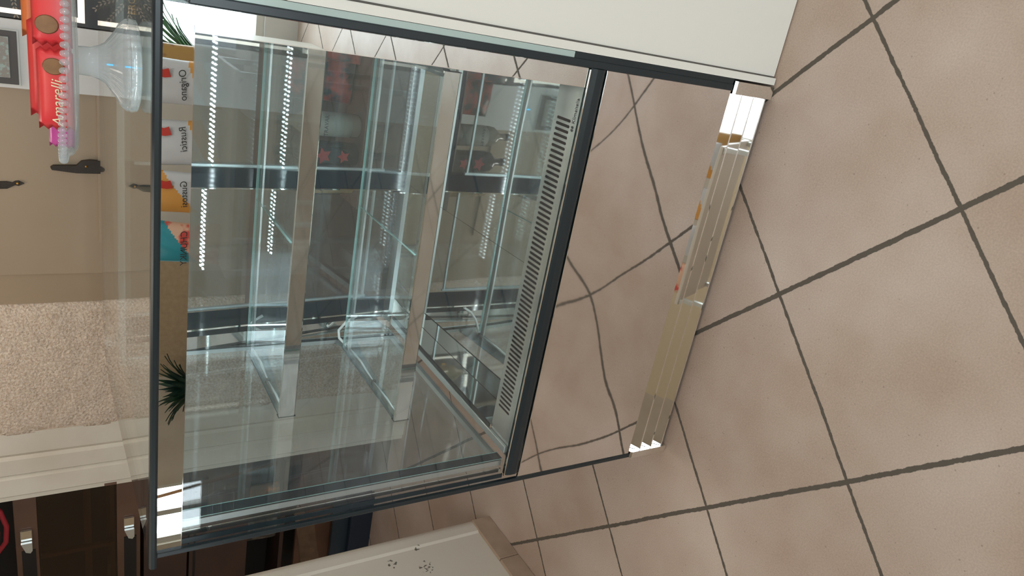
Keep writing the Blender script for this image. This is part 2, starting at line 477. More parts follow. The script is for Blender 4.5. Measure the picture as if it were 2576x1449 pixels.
# front pane with mirrored border
pane = MB().box(-1.075, -.0725, 1.2105, 1.2165, .5565, 1.335).build('front_glass', 'glass', case)
MB().box(-1.0735, -.0735, 1.2085, 1.2103, 1.291, 1.333).build('mirror_border', 'mirror', pane)
MB().box(-.110, -.0735, 1.2085, 1.2103, .558, 1.2905).build('mirror_border', 'mirror', pane)
MB().box(-.1115, -.110, 1.2083, 1.2105, .558, 1.2905).box(-1.0735, -.1115, 1.2083, 1.2105, 1.2898, 1.291).build('border_line', 'chrome_plain', pane)
MB().box(-1.0665, -1.0550, 1.2085, 1.2103, .558, 1.2905).build('dark_border', 'frit', pane)
MB().box(-1.0562, -1.0440, 1.2187, 1.2200, .56, 1.29).build('mirror_strip', 'mirror', pane)
# top rail
tr = MB()
tr.prism([(1.200, 1.334), (1.198, 1.338), (1.199, 1.344), (1.204, 1.347), (1.219, 1.347), (1.219, 1.334)], 'x', -1.105, .25)
tr.build('top_rail', 'black', case)
# side glazing (double pane with spacer), left
sg = MB().box(-1.0430, -1.0385, 1.221, 2.03, .56, 1.336).box(-1.0240, -1.0195, 1.221, 2.03, .56, 1.336).build('side_glass', 'glass', case)
MB().box(-1.0383, -1.0242, 1.222, 1.234, .56, 1.336).box(-1.0383, -1.0242, 1.234, 2.0, .56, .572).build('spacer', 'satin', sg)
MB().box(-1.0193, -1.0170, 1.221, 1.246, .56, 1.336).build('dark_border', 'frit', sg)
MB().box(-1.0383, -1.0242, 1.925, 1.945, .573, 1.336).build('spacer', 'satin', sg)
MB().box(-1.0193, -1.0175, 1.912, 1.925, .565, 1.33).build('dark_border', 'frit', sg)
MB().box(-1.0193, -1.0178, 1.2205, 1.2212, .56, 1.336).box(-1.0195, -1.0160, 1.2465, 1.2472, .56, 1.33).build('green_edge', 'glass_edge', sg)
# right side glazing
sg = MB().box(-.0570, -.0525, 1.221, 2.03, .56, 1.336).box(-.0720, -.0675, 1.237, 2.03, .56, 1.336).build('side_glass', 'glass', case)
MB().prism([(-.0573, .601), (-.046, .601), (-.046, 1.336), (-.0573, 1.336)], 'y', 1.206, 1.2205).build('pane_edge', 'pane_edge', sg)

# polished deck with slotted grille
def slot_curve():
    cu = bpy.data.curves.new('slots', 'CURVE'); cu.dimensions = '2D'; cu.fill_mode = 'BOTH'; cu.extrude = .0006
    def poly(pts):
        sp = cu.splines.new('POLY'); sp.points.add(len(pts)-1)
        for q, (x, y) in zip(sp.points, pts): q.co = (x, y, 0, 1)
        sp.use_cyclic_u = True
    poly([(-1.012, 1.218), (-.085, 1.218), (-.085, 1.306), (-1.012, 1.306)])
    n = 61
    for i in range(n):
        x = -.187 - i*(.906-.187)/(n-1); w = .0031; y0, y1 = 1.2415, 1.2925
        pts = [(x+w*math.cos(a), y1-w+w*math.sin(a)) for a in [PI*k/6 for k in range(7)]]
        pts += [(x-w*math.cos(a), y0+w-w*math.sin(a)) for a in [PI*k/6 for k in range(7)]]
        poly(pts)
    return cu
curve_mesh(slot_curve(), 'air_grille', 'grille', Matrix.Translation((0, 0, .5502)), case)
MB().box(-1.01, -.09, 1.222, 1.303, .503, .5055).build('grille_recess', 'dark_slot', case)
for x0, x1 in ((-.5735, -.085), (-.9735, -.5745)):
    g = MB().box(x0, x1, 1.3075, 1.985, .476, .4785)
    bmesh.ops.transform(g.bm, matrix=Matrix.Translation((0, 1.5, .487)) @ Matrix.Rotation(math.radians(2.2), 4, 'X') @ Matrix.Translation((0, -1.5, -.487)), verts=g.bm.verts)
    g.build('deck', 'steel_deck', case)
MB().box(-1.012, -.085, 1.3050, 1.3070, .4720, .5495).build('deck_step', 'steel_deck', case)
MB().box(-.9760, -.9745, 1.307, 1.985, .4700, .5510).box(-.0848, -.0835, 1.307, 1.985, .4880, .5495).box(-1.012, -.085, 1.986, 1.988, .488, .5495).build('deck_side', 'steel_deck', case)
MB().box(-.9835, -.9745, 1.31, 1.96, .5512, .5572, 0, .001).build('deck_gasket', 'black_rubber', case)
MB().box(-1.0045, -.9845, 1.222, 1.965, .5512, .5585, 0, .002).build('deck_rail', 'satin', case)
text('Klimaitalia', .0150, frame_mat((-.190, 1.2265, .5512), (1, 0, 0), (0, 1, 0)), mat('logo_grey', '2c3032', .6), 'logo_text', case, .0001, .86)
lg = MB()
for dx in (0, .0062):
    lg.prism([(-.2035+dx, 1.2265), (-.2008+dx, 1.229), (-.2008+dx, 1.233), (-.2035+dx, 1.2365), (-.2062+dx, 1.233), (-.2062+dx, 1.229)], 'z', .5511, .5513)
lg.build('logo_mark', bpy.data.materials['logo_grey'], case)

def led_chip(mb, x, y, z):
    """small chip whose rear-facing lens is lit"""
    mb.box(x-.0036, x+.0036, y, y+.0012, z-.0030, z+.0030, 0)
    mb.prism([(x+.0034*math.cos(PI*k/4), z+.0031*math.sin(PI*k/4)) for k in range(8)], 'y', y+.0013, y+.0036, 1)
# shelves: glass in two panes, chrome light profile at the front, brackets, rear rail
def shelf(z, yf, yr):
    x0, x1, xm = -1.036, -.144, -.5815
    s = MB().box(x0+.004, xm-.0008, yf+.004, yr, z-.006, z).box(xm+.0008, x1-.004, yf+.004, yr, z-.006, z)
    s = s.build('glass_shelf', 'glass_shelf', case)
    MB().box(x0+.004, x1-.004, yr+.0002, yr+.0022, z-.0062, z+.0004).box(xm-.0007, xm+.0007, yf+.02, yr, z-.0055, z-.0002).box(x0+.004, x1-.004, yf+.0015, yf+.0035, z-.006, z+.0002).build('green_edge', 'glass_edge', s)
    MB().box(x0+.01, x1-.01, yr-.034, yr-.016, z-.0125, z-.0066, 0, .001).build('rear_rail', 'satin', s)
    # front light profile
    fr = MB().prism([(yf+.0012, z+.001), (yf-.004, z+.001), (yf-.005, z-.001), (yf-.005, z-.037), (yf-.002, z-.040), (yf+.0105, z-.040), (yf+.0105, z-.038), (yf+.0012, z-.036)], 'x', x0-.001, x1+.001)
    fr = fr.build('light_profile', 'chrome_plain', s)
    for xe in (x0-.003, x1+.0012):
        MB().box(xe, xe+.0018, yf-.006, yf+.012, z-.041, z+.002).build('end_cap', 'black', s)
    # led board leaning backwards behind the profile, emitting down and to the rear
    bd = MB().box(x0+.06, x1-.06, yf+.0030, yf+.0055, z-.0355, z-.0225)
    bd.build('led_board', 'led_board', s)
    ld = MB(); n = 50
    for i in range(n):
        xx = x0+.075 + (x1-x0-.15)*i/(n-1)
        led_chip(ld, xx, yf+.0056, z-.0290)
    ld.build('led_strip', ['led_board', 'led'], s)
    # brackets at both ends
    for sx, xe in ((-1, x0), (1, x1)):
        xa, xb = (xe-.004, xe-.001) if sx < 0 else (xe+.001, xe+.004)
        br = MB().prism([(yf+.012, z-.001), (yf+.012, z-.020), (yr-.03, z-.050), (yr+.062, z-.062), (yr+.066, z+.022), (yr+.055, z+.024), (yr+.02, z-.001)], 'x', xa, xb)
        br.box(min(xe, xe-sx*.014), max(xe, xe-sx*.014), yf+.014, yr+.004, z-.0090, z-.0070)
        br.build('bracket', 'grey_metal', s)
        xc = xe - sx*.009
        if sx < 0:
            cb = MB(); q = yf + (yr-yf)*.43
            cb.tube([(xc, yf+.02, z-.011), (xc+.003, (yf+q)/2, z-.013), (xc, q, z-.011)], .0032, 8)
            cb.tube([(xc+.001, q+.012, z-.011), (xc+.006, (yr+q)/2, z-.014), (xc, yr-.01, z-.012)], .0032, 8)
            cb.tube([(xc, yr-.01, z-.012), (xc+.012, yr+.030, z+.004), (xc+.030, yr+.046, z+.002), (xc+.055, yr+.05, z-.020), (xc+.075, yr+.048, z-.052)], .0042, 8)
            cb.build('cable', 'white_cable', s)
            for yc in (q+.002, yr-.02):
                MB().box(xc-.006, xc+.006, yc, yc+.008, z-.0175, z-.0064).build('cable_clip', 'black', s)
shelf(1.0165, 1.5625, 1.925)
shelf(.742, 1.475, 1.885)
# light profile under the top rail
MB().prism([(1.219, 1.333), (1.219, 1.318), (1.222, 1.318), (1.232, 1.330), (1.232, 1.333)], 'x', -1.02, -.11).build('top_light_profile', 'satin', case)
ld = MB()
for i in range(50):
    xx = -.99 + .85*i/49
    led_chip(ld, xx, 1.2255, 1.3225)
ld.build('led_strip', ['led_board', 'led'], case)

# rear sliding doors, leaning forward at the top
TH = math.radians(5.4)
def rear(o, y0=1.985, z0=.556):
    o_ = Matrix.Translation((0, y0, z0)) @ Matrix.Rotation(TH, 4, 'X')
    return o_
def rear_door(x0, x1, off):
    Mx = rear(None) @ Matrix.Translation((0, off, 0))
    hgt = .772
    def bld(mb, name, m, par):
        bmesh.ops.transform(mb.bm, matrix=Mx, verts=mb.bm.verts)
        return mb.build(name, m, par)
    d = bld(MB().box(x0, x1, 0, .004, .01, hgt).box(x0, x1, .014, .018, .01, hgt), 'rear_door', 'glass', case)
    bld(MB().box(x0, x0+.052, -.0015, -.0003, .01, hgt).box(x1-.03, x1, -.0015, -.0003, .01, hgt).box(x0+.052, x1-.03, -.0015, -.0003, .01, .028), 'dark_border', 'frit', d)
    bld(MB().box(x0+.052, x0+.060, .0045, .0135, .08, hgt-.02).box(x1-.040, x1-.030, .0045, .0135, .08, hgt-.02).box(x0+.06, x1-.04, .0045, .0135, .085, .091), 'spacer', 'satin', d)
    bld(MB().box(x0-.004, x0-.0005, -.004, .022, .0, hgt), 'door_profile', 'chrome_plain', d)
    return d
rear_door(-.555, -.075, 0.0)
rear_door(-.975, -.500, .030)
Mx = rear(None)
g = MB().box(-1.018, -.978, -.012, .04, .0, .775)
bmesh.ops.transform(g.bm, matrix=Mx, verts=g.bm.verts); g.build('rear_post', 'chrome_plain', case)
MB().box(-1.017, -.07, 1.975, 2.045, .552, .566).build('rear_sill', 'satin', case)
g = MB().box(-1.043, -.055, -.01, .055, .776, .792)
bmesh.ops.transform(g.bm, matrix=Mx, verts=g.bm.verts); g.build('rear_header', 'satin', case)

# grey top glass rising slightly to the rear
def top_pts(inset):
    x0, x1, y0, y1, r = -1.083+inset, -.055, 1.2205, 2.03-inset*1.6, .11-inset
    pts = [(x1, y0), (x1, y1)]
    for k in range(9):
        a = PI/2 + PI/2*k/8
        pts.append((x0+r+r*math.cos(a), y1-r+r*math.sin(a)))
    pts += [(x0, y0)]
    return pts
SL = math.radians(1.75)
tm = Matrix.Translation((0, 1.2205, 1.3405)) @ Matrix.Rotation(SL, 4, 'X') @ Matrix.Translation((0, -1.2205, 0))
g = MB().prism(top_pts(.035), 'z', 0, .006)
bmesh.ops.transform(g.bm, matrix=tm, verts=g.bm.verts); tg = g.build('top_glass', 'glass_top', case)
g = MB(); o_, i_ = top_pts(0), top_pts(.035)
O0 = [g.bm.verts.new((x, y, 0)) for x, y in o_]; I0 = [g.bm.verts.new((x, y, 0)) for x, y in i_]
O1 = [g.bm.verts.new((x, y, .006)) for x, y in o_]; I1 = [g.bm.verts.new((x, y, .006)) for x, y in i_]
for i in range(len(o_)-1):
    g.bm.faces.new((O0[i+1], O0[i], I0[i], I0[i+1])); g.bm.faces.new((O1[i], O1[i+1], I1[i+1], I1[i]))
    g.bm.faces.new((O0[i], O0[i+1], O1[i+1], O1[i]))
bmesh.ops.recalc_face_normals(g.bm, faces=g.bm.faces[:])
bmesh.ops.transform(g.bm, matrix=tm, verts=g.bm.verts); g.build('tinted_border', 'glass_top_frit', tg)

# ------------------------------------------------------------ things standing on the case
def ztop(y): return 1.3405 + math.sin(SL)*(y-1.2205) + .006/math.cos(SL)
sx_, sy_ = -.190, 1.345
zt = ztop(sy_) + .0016
st = thing('cake_stand', 'clear ribbed plastic cake stand on top of the display case', 'cake stand', (sx_, sy_, zt))
def rip(a, i, r): return r*(1+.032*math.cos(28*a)) if 1 <= i < 10 else r
g = MB().lathe([(.062, 0), (.069, .003), (.070, .013), (.069, .019), (.066, .023), (.060, .028), (.050, .033), (.040, .040), (.031, .047), (.026, .055), (.0225, .066), (.0215, .085)], (sx_, sy_, zt), 168, 0, rip)
g.build('pedestal', 'plastic_clear2', st)
g = MB().lathe([(.0715, .006), (.0735, .008), (.0735, .0145), (.0715, .0165)], (sx_, sy_, zt), 60)
g.build('foot_ring', 'plastic_clear', st)
g = MB().lathe([(.03, .0855), (.10, .0862), (.136, .088), (.146, .094), (.152, .104), (.1505, .104), (.1445, .0955), (.135, .0900), (.10, .0885), (.03, .0880)], (sx_, sy_, zt), 72)
g.build('plate', 'plastic_clear2', st)
g = MB()
for k in range(86):
    a = 2*PI*k/86
    c = (sx_+.156*math.cos(a), sy_+.156*math.sin(a), zt+.106+.004*math.sin(a*2))
    r = bmesh.ops.create_icosphere(g.bm, subdivisions=2, radius=.0050, matrix=Matrix.Translation(c) @ Matrix.Diagonal((1, 1, 1.25, 1)))
for f in g.bm.faces: f.smooth = True
g.build('beaded_rim', 'plastic_clear2', st)

# sweets piled on the plate
MT['red_wrap'] = mat('red_wrapper', 'd8343a', .35, 0, .5, noise=('e2503c', 9, .4, .7))
MT['orange_wrap'] = mat('orange_wrapper', 'd9743c', .35)
MT['pink_wrap'] = mat('pink_wrapper', 'c84a9c', .35)
MT['biscuit'] = mat('biscuit_print', '8e6640', .6, noise=('7a5636', 60, .3, .7))
MT['cream_print'] = mat('cream_print', 'e8d8b0', .5)
def packet(name, label, loc, size, ang, tilt, m, group, spots=(), txt=None):
    o = thing(name, label, 'sweet', loc, group, ang)
    g = MB(); bm = g.bm
    nx, ny = 14, 8; L_, Hh, T = size
    grid = {}
    for sgn in (-1, 1):
        for i in range(nx+1):
            for j in range(ny+1):
                u, v = i/nx*2-1, j/ny*2-1
                puff = (max(0, 1-abs(u)**3.2)*max(0, 1-abs(v)**2.6))**.5
                zig = (.0022*(i % 2) if j in (0,) else 0) + (0)
                xz = u*L_/2 + (.0025*(1 if j % 2 else -1) if i in (0, nx) else 0)
                co_ = Vector((xz, sgn*T/2*puff, v*Hh/2+Hh/2))
                co_ = Matrix.Rotation(tilt, 4, 'X') @ co_
                grid[sgn, i, j] = bm.verts.new(co_)
    for sgn in (-1, 1):
        for i in range(nx):
            for j in range(ny):
                f = bm.faces.new([grid[sgn, i, j], grid[sgn, i+1, j], grid[sgn, i+1, j+1], grid[sgn, i, j+1]][::(1 if sgn < 0 else -1)]); f.smooth = True
    bmesh.ops.remove_doubles(bm, verts=bm.verts, dist=.0001)
    bmesh.ops.recalc_face_normals(bm, faces=bm.faces[:])
    me = bpy.data.meshes.new('wrapper'); bm.to_mesh(me); bm.free(); me.materials.append(MT[m])
    w = bpy.data.objects.new('wrapper', me); C.objects.link(w); w.parent = o
    RT = Matrix.Rotation(tilt, 4, 'X')
    for (u, v, r, mm) in spots:
        s = MB(); s.lathe([(r, 0), (r*.9, .001)], (0, 0, 0), 18)
        bmesh.ops.transform(s.bm, matrix=RT @ Matrix.Translation((u, -T/2-.0008, v)) @ Matrix.Rotation(PI/2, 4, 'X') @ Matrix.Diagonal((1, 1.15, 1, 1)), verts=s.bm.verts)
        me = bpy.data.meshes.new('printed_biscuit'); s.bm.to_mesh(me); s.bm.free(); me.materials.append(MT[mm])
        q = bpy.data.objects.new('printed_biscuit', me); C.objects.link(q); q.parent = o
    if txt:
        cu = bpy.data.curves.new('txt', 'FONT'); cu.body = txt[0]; cu.size = txt[1]; cu.extrude = .0002; cu.shear = .2
        tmp = bpy.data.objects.new('tmp', cu); C.objects.link(tmp)
        dg = bpy.context.evaluated_depsgraph_get(); dg.update()
        me = bpy.data.meshes.new_from_object(tmp.evaluated_get(dg)); bpy.data.objects.remove(tmp)
        me.transform(RT @ frame_mat((txt[2], -T/2-.001, txt[3]), (1, 0, 0), (0, 0, 1))); me.materials.clear(); me.materials.append(MT['cream_print'])
        q = bpy.data.objects.new('lettering', me); C.objects.link(q); q.parent = o
    return o
zp = zt+.0925
packet('sweet_packet', 'red sweet packet with cream lettering lying in front on the clear cake stand', (-.225, 1.262, zp), (.115, .046, .014), math.radians(-3), math.radians(-8), 'red_wrap', 'sweet packets on the cake stand', [(.035, .024, .012, 'biscuit')], ('Amarelli', .020, -.052, .014))
packet('sweet_packet', 'red and brown sweet packet at the right end of the cake stand plate', (-.105, 1.275, zp), (.115, .050, .014), math.radians(6), math.radians(-10), 'red_wrap', 'sweet packets on the cake stand', [(-.03, .030, .013, 'biscuit'), (.03, .020, .010, 'biscuit')])
packet('sweet_packet', 'orange sweet packet at the back right of the cake stand plate', (-.100, 1.335, zp), (.12, .062, .016), math.radians(0), math.radians(6), 'orange_wrap', 'sweet packets on the cake stand', [(0, .04, .013, 'biscuit')])
packet('sweet_packet', 'magenta sweet packet at the left end of the cake stand plate', (-.283, 1.295, zp), (.085, .034, .012), math.radians(-24), math.radians(-10), 'pink_wrap', 'sweet packets on the cake stand')
packet('sweet_packet', 'tall red sweet packet behind the lettered one on the cake stand', (-.205, 1.325, zp), (.14, .056, .014), math.radians(-2), math.radians(4), 'red_wrap', 'sweet packets on the cake stand')

# ------------------------------------------------------------ white unit on the right
wu = thing('white_counter', 'tall off-white lacquered counter front beside the right end of the display case', 'counter', (.6, 1.25, 0))
MB().box(-.0255, 1.35, 1.212, 1.95, .004, 1.16).build('door_panel', 'white_paint', wu)
g = MB()
pts = [(-.045, .004), (-.029, .004), (-.029, 1.16), (-.045, 1.16)]
g.prism(pts, 'y', 1.2045, 1.2195)
g.build('edge_strip', 'white_paint', wu)
MB().box(-.0290, -.0256, 1.2085, 1.22, .01, 1.158).build('shadow_gap', 'white_gap', wu)
g = MB().box(-.02, .10, 1.196, 1.2115, 1.045, 1.105, 0, .002).build('handle_plate', 'satin', wu)

# ------------------------------------------------------------ furniture against the back wall
yb = YB
# taupe wall cupboard with iron fittings
cb = thing('taupe_cupboard', 'tall taupe cupboard with wrought iron latch and strap hinge against the back wall', 'cupboard', (-.83, yb, 0))
MB().box(-1.160, -.508, yb-.03, yb+.028, .0, ZC-.02, 0, .002).build('door', 'beige_door', cb)
MB().box(-1.276, -1.162, yb-.018, yb+.028, .0, ZC-.02).build('side_board', 'beige_shaded', cb)
MB().box(-1.034, -.509, yb-.042, yb-.0302, 1.318, 1.336, 0, .001).build('ledge', 'beige_door', cb)
h = MB()
h.prism([(-.832, 1.80), (-.820, 1.60), (-.824, 1.585), (-.818, 1.578), (-.816, 1.568), (-.825, 1.552), (-.834, 1.568), (-.832, 1.578), (-.836, 1.585), (-.845, 1.60), (-.858, 1.80)], 'y', yb-.036, yb-.0302)
h = h.build('strap_hinge', 'iron', cb)
g = MB(); bmesh.ops.create_icosphere(g.bm, subdivisions=2, radius=.0045, matrix=Matrix.Translation((-.825, yb-.037, 1.571))); g.build('rivet', 'brass', h)
h = MB()
h.prism([(-.770, 1.472), (-.762, 1.476), (-.756, 1.468), (-.752, 1.40), (-.736, 1.385), (-.731, 1.36), (-.733, 1.32), (-.738, 1.315), (-.776, 1.315), (-.778, 1.40)], 'y', yb-.052, yb-.032)
h = h.build('latch_handle', 'iron', cb)
g = MB(); bmesh.ops.create_icosphere(g.bm, subdivisions=2, radius=.004, matrix=Matrix.Translation((-.752, yb-.054, 1.372))); g.build('rivet', 'brass', h)

# white dispenser with dark framed screen and a blue light
wd_ = thing('white_dispenser', 'grey white dispenser with dark screen and a thin blue light, right of the taupe cupboard', 'dispenser', (-.40, yb, 0))
MT['disp'] = mat('pale_grey_panel', 'cfcac6', .35)
MT['screen_frame'] = mat('screen_frame', '4a4340', .5)
MT['screen'] = mat('screen_glass', '8d857d', .3, noise=('9aa59e', 90, .5, .6))
MB().box(-.5065, -.296, yb-.06, yb+.028, .0, 2.0, 0, .002).build('body', 'disp', wd_)
g = MB().box(-.497, -.327, yb-.066, yb-.0602, 1.545, 1.80, 0, .001).build('screen_bezel', 'white_paint', wd_)
g2 = MB().box(-.493, -.331, yb-.070, yb-.0662, 1.550, 1.80).build('screen_border', 'screen_frame', wd_)
MB().box(-.473, -.349, yb-.0725, yb-.0702, 1.572, 1.80).build('screen_panel', 'screen', wd_)
MB().box(-.4035, -.3985, yb-.062, yb-.0601, 1.485, 1.504).build('blue_light', emis('blue_led', '00b4f0', 3.0), wd_)
# black vending machine, lit edges, gilt wheat ears
vm = thing('vending_machine', 'black machine with lit white edges and gold wheat ear print, at the far right', 'machine', (.0, yb, 0))
MT['vm'] = mat('black_brown_panel', '2c2725', .4)
MT['gold'] = mat('glowing_gold_print', 'd9a866', .5, emit=('e0a050', 1.1))  # glow added to the print to brighten the lettering behind the top glass
MT['wheat'] = mat('wheat_print', '8f7f70', .5)
MT['glow'] = emis('lit_edge', 'fff2e0', 1.3)
vmb = MB().box(-.294, .50, yb-.055, yb+.028, .55, 2.0, 0, .002).build('body', 'vm', vm)
MB().box(-.280, .46, yb-.062, yb-.0552, 1.385, 1.98).build('upper_panel', 'vm', vm)
MB().box(-.280, .46, yb-.062, yb-.0552, .62, 1.362).build('lower_panel', 'vm', vm)
MB().box(-.2795, -.2650, yb-.066, yb-.0622, 1.385, 1.97).box(-.2795, .45, yb-.066, yb-.0622, 1.3655, 1.3845).build('light_edge', 'glow', vm)
MB().box(-.2770, -.2660, yb-.066, yb-.0622, .70, 1.320).build('light_edge', 'glow', vm)
text('ERG', .030, frame_mat((-.232, yb-.0640, 1.222), (1, 0, 0), (0, 0, 1)), 'gold', 'lettering', vm, .0002)
wg = MB(); wg2 = MB()
def grain(bmb, x, z, a, s):
    r = bmesh.ops.create_icosphere(bmb.bm, subdivisions=1, radius=1)
    bmesh.ops.transform(bmb.bm, matrix=Matrix.Translation((x, yb-.0628, z)) @ Matrix.Rotation(a, 4, 'Y') @ Matrix.Diagonal((s*.45, .0006, s, 1)), verts=r['verts'])
for cxw, czw, mb in ((-.16, 1.235, wg), (-.17, 1.56, wg2)):
    for ray_ in range(10):
        a0 = PI*(.55+ray_*.16); 
        for t in range(7):
            rr_ = .045+.012*t; bx, bz = cxw+rr_*math.cos(a0), czw+rr_*math.sin(a0)*1.1
            for sgn in (-1, 1):
                grain(mb, bx+sgn*.004*math.sin(a0), bz-sgn*.004*math.cos(a0), PI/2-a0+sgn*.5, .006)
wg.build('wheat_print', 'wheat', vm); wg2.build('wheat_print', 'wheat', vm)

# low dark cupboards behind the case and the bottles standing on them
lc = thing('low_cupboard', 'low dark brown cupboard with framed doors standing behind the display case', 'cupboard', (-.7, 2.6, 0))
MB().box(-1.27, -.02, 2.52, 2.80, .0, .80, 0, .003).build('carcass', 'brown_dark', lc)
for x0, x1 in ((-1.25, -.66), (-.64, -.04)):
    d = MB().box(x0, x1, 2.505, 2.5195, .08, .77, 0, .002).build('door', 'brown_dark', lc)
    MB().box(x0+.07, x1-.07, 2.500, 2.5048, .15, .70, 0, .003).build('door_panel', 'brown', d)
MB().box(-1.29, 0.0, 2.49, 2.80, .8005, .825, 0, .003).build('worktop', 'brown', lc)
tr_ = thing('serving_shelf', 'narrow shelf bench holding bottles directly behind the rear doors of the case', 'shelf', (-.36, 2.2, 0))
MB().box(-.66, -.08, 2.10, 2.36, .645, .665, 0, .002).build('top_board', 'brown', tr_)
for x in (-.64, -.10):
    for y in (2.12, 2.34):
        MB().box(x-.015, x+.015, y-.015, y+.015, .0, .6445).build('leg', 'brown_dark', tr_)
MT['lab_white'] = mat('paper_label', 'a3978a', .6)
MT['lab_red'] = mat('red_label', 'b8332c', .5)
MT['ink'] = mat('label_ink', '3a3a3a', .6)
MT['wine_pale'] = mat('pale_liquor_bottle', '857563', .12, 0, .6)
MT['yellow_bottle'] = mat('yellow_liquor_bottle', 'a58760', .15, 0, .6)
def bottle(x, y, z, r, h, m, label, lab, lm, txt):
    b_ = thing('bottle', label, 'bottle', (x, y, z), 'bottles behind the case')
    g = MB().lathe([(r*.9, 0), (r, .006), (r, h*.62), (r*.93, h*.70), (r*.55, h*.78), (r*.34, h*.82), (r*.32, h*.93)], (x, y, z), 28)
    g.build('glass_body', m, b_)
    MB().lathe([(r*.36, h*.932), (r*.36, h)], (x, y, z), 20).build('cap', 'black', b_)
    if lab == 'star':
        for q, (zz, s) in enumerate(((h*.20, .020), (h*.45, .026))):
            pts = [(x + s*(1 if k % 2 == 0 else .5)*math.sin(PI*k/5), z+zz + s*(1 if k % 2 == 0 else .5)*math.cos(PI*k/5)) for k in range(10)]
            MB().prism(pts, 'y', y-r-.0015, y-r+.004).build('star_label', 'lab_red', b_)
    else:
        MB().lathe([(r+.0006, h*.12), (r+.0006, h*.55)], (x, y, z), 28).build('label', lm, b_)
        text(txt, .017, frame_mat((x-.030, y-r-.0016, z+h*.42), (1, 0, 0), (0, 0, 1)), 'ink', 'lettering', b_, .0002)
    return b_
zb = .666
bottle(-.410, 2.16, zb, .036, .25, 'wine_pale', 'pale bottle with white label standing right of the dark star bottle', 'paper', 'lab_white', 'TRAVARI')
bottle(-.500, 2.16, zb, .038, .25, 'bottle_glass_dark', 'dark bottle with a red star label standing between the two pale bottles', 'star', None, '')
bottle(-.590, 2.16, zb, .036, .25, 'yellow_bottle', 'yellowish bottle standing left of the dark star bottle', 'paper', 'yellow_bottle', 'LARIO')
# snack bags next to them
MT['snack_red'] = mat('red_black_bag', 'b43a26', .4, noise=('1e2426', 22, .42, .58, 3))
def pillow(name, label, cat, group, loc, size, rz, tilt, m, deco=None, nx=30, ny=40):
    o = thing(name, label, cat, loc, group, rz)
    g = MB(); bm = g.bm; Wd, Hd, T = size; G = {}
    rnd = random.Random(hash(label) % 1000 if False else int(abs(loc[0]*977+loc[2]*331)) )
    ph = rnd.random()*6
    for sg_ in (-1, 1):
        for i in range(nx+1):
            for j in range(ny+1):
                u, v = i/nx*2-1, j/ny*2-1
                pf = (max(0, 1-abs(u)**2.5)*max(0, 1-abs(v)**3))**.55
                wr = 1+.10*math.sin(7*u+ph+3*v)*abs(v)
                p_ = Vector((u*Wd/2*(1-.05*(1-abs(v))), sg_*T/2*pf*wr, (v+1)*Hd/2))
                G[sg_, i, j] = bm.verts.new(Matrix.Rotation(tilt, 4, 'X') @ p_)
    for sg_ in (-1, 1):
        for i in range(nx):
            for j in range(ny):
                f = bm.faces.new([G[sg_, i, j], G[sg_, i+1, j], G[sg_, i+1, j+1], G[sg_, i, j+1]]); f.smooth = True
                if deco: f.material_index = deco(i/nx, j/ny, sg_)
    bmesh.ops.remove_doubles(bm, verts=bm.verts, dist=.0001)
    bmesh.ops.recalc_face_normals(bm, faces=bm.faces[:])
    me = bpy.data.meshes.new('bag_film'); bm.to_mesh(me); bm.free()
    for q in (m if isinstance(m, list) else [m]): me.materials.append(MT[q])
    w = bpy.data.objects.new('bag_film', me); C.objects.link(w); w.parent = o
    return o
pillow('snack_bag', 'red and black snack bag standing at the right end of the bottle shelf', 'bag', 'snack bags behind the case', (-.155, 2.20, zb), (.15, .22, .07), .1, -.06, 'snack_red')
pillow('snack_bag', 'red and black snack bag leaning beside the pale bottle with white label', 'bag', 'snack bags behind the case', (-.29, 2.24, zb), (.14, .20, .07), -.1, -.06, 'snack_red')

# ------------------------------------------------------------ brown glazed cabinet at the far left
bc = thing('brown_cabinet', 'dark brown wooden cabinet with glazed doors and silver latches at the far left', 'cabinet', (-3.0, 3.0, 0))
y0 = 3.0
def zpx(z): return z
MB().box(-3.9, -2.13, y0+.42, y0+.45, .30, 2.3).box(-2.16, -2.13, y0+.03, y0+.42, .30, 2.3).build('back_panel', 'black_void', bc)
for (z0, z1) in ((1.578, 1.66), (1.185, 1.28), ):
    MB().box(-3.9, -2.13, y0, y0+.03, z0, z1, 0, .002).build('rail', 'brown', bc)
MB().box(-3.9, -2.13, y0+.005, y0+.41, .98, 1.17, 0, .002).build('drawer_box', 'brown_dark', bc)
MB().box(-3.9, -2.13, y0-.002, y0+.004, .70, .972, 0, .001).build('lower_flap', 'brown_dark', bc)
MB().box(-3.7, -2.35, y0-.006, y0-.0022, .945, .955).build('groove', 'black_void', bc)
MB().box(-2.62, -2.60, y0+.06, y0+.08, 1.285, 1.575).box(-3.2, -2.2, y0+.30, y0+.32, 1.37, 1.40).box(-3.9, -2.2, y0+.10, y0+.40, 1.283, 1.30).build('inner_shelf', 'brown', bc)
MT['smoked'] = glass('smoked_door_glass', (.62, .52, .42))
MB().box(-3.9, -2.13, y0+.012, y0+.016, 1.281, 1.577).build('door_glass', 'smoked', bc)
for lx, lz in ((-2.42, 1.62), (-2.45, 1.232)):
    l = MB().box(lx-.028, lx+.028, y0-.012, y0-.0005, lz-.022, lz+.022, 0, .003).build('latch', 'chrome_plain', bc)
    MB().prism([(lx-.028, lz-.02), (lx-.028, lz+.02), (lx-.075, lz+.004), (lx-.082, lz-.012), (lx-.070, lz-.02)], 'y', y0-.028, y0-.013).build('latch_tongue', 'satin', l)
    MB().box(lx-.35, lx-.085, y0-.004, y0-.0005, lz-.03, lz+.02, 0, .001).build('keeper_slot', 'black_void', bc)
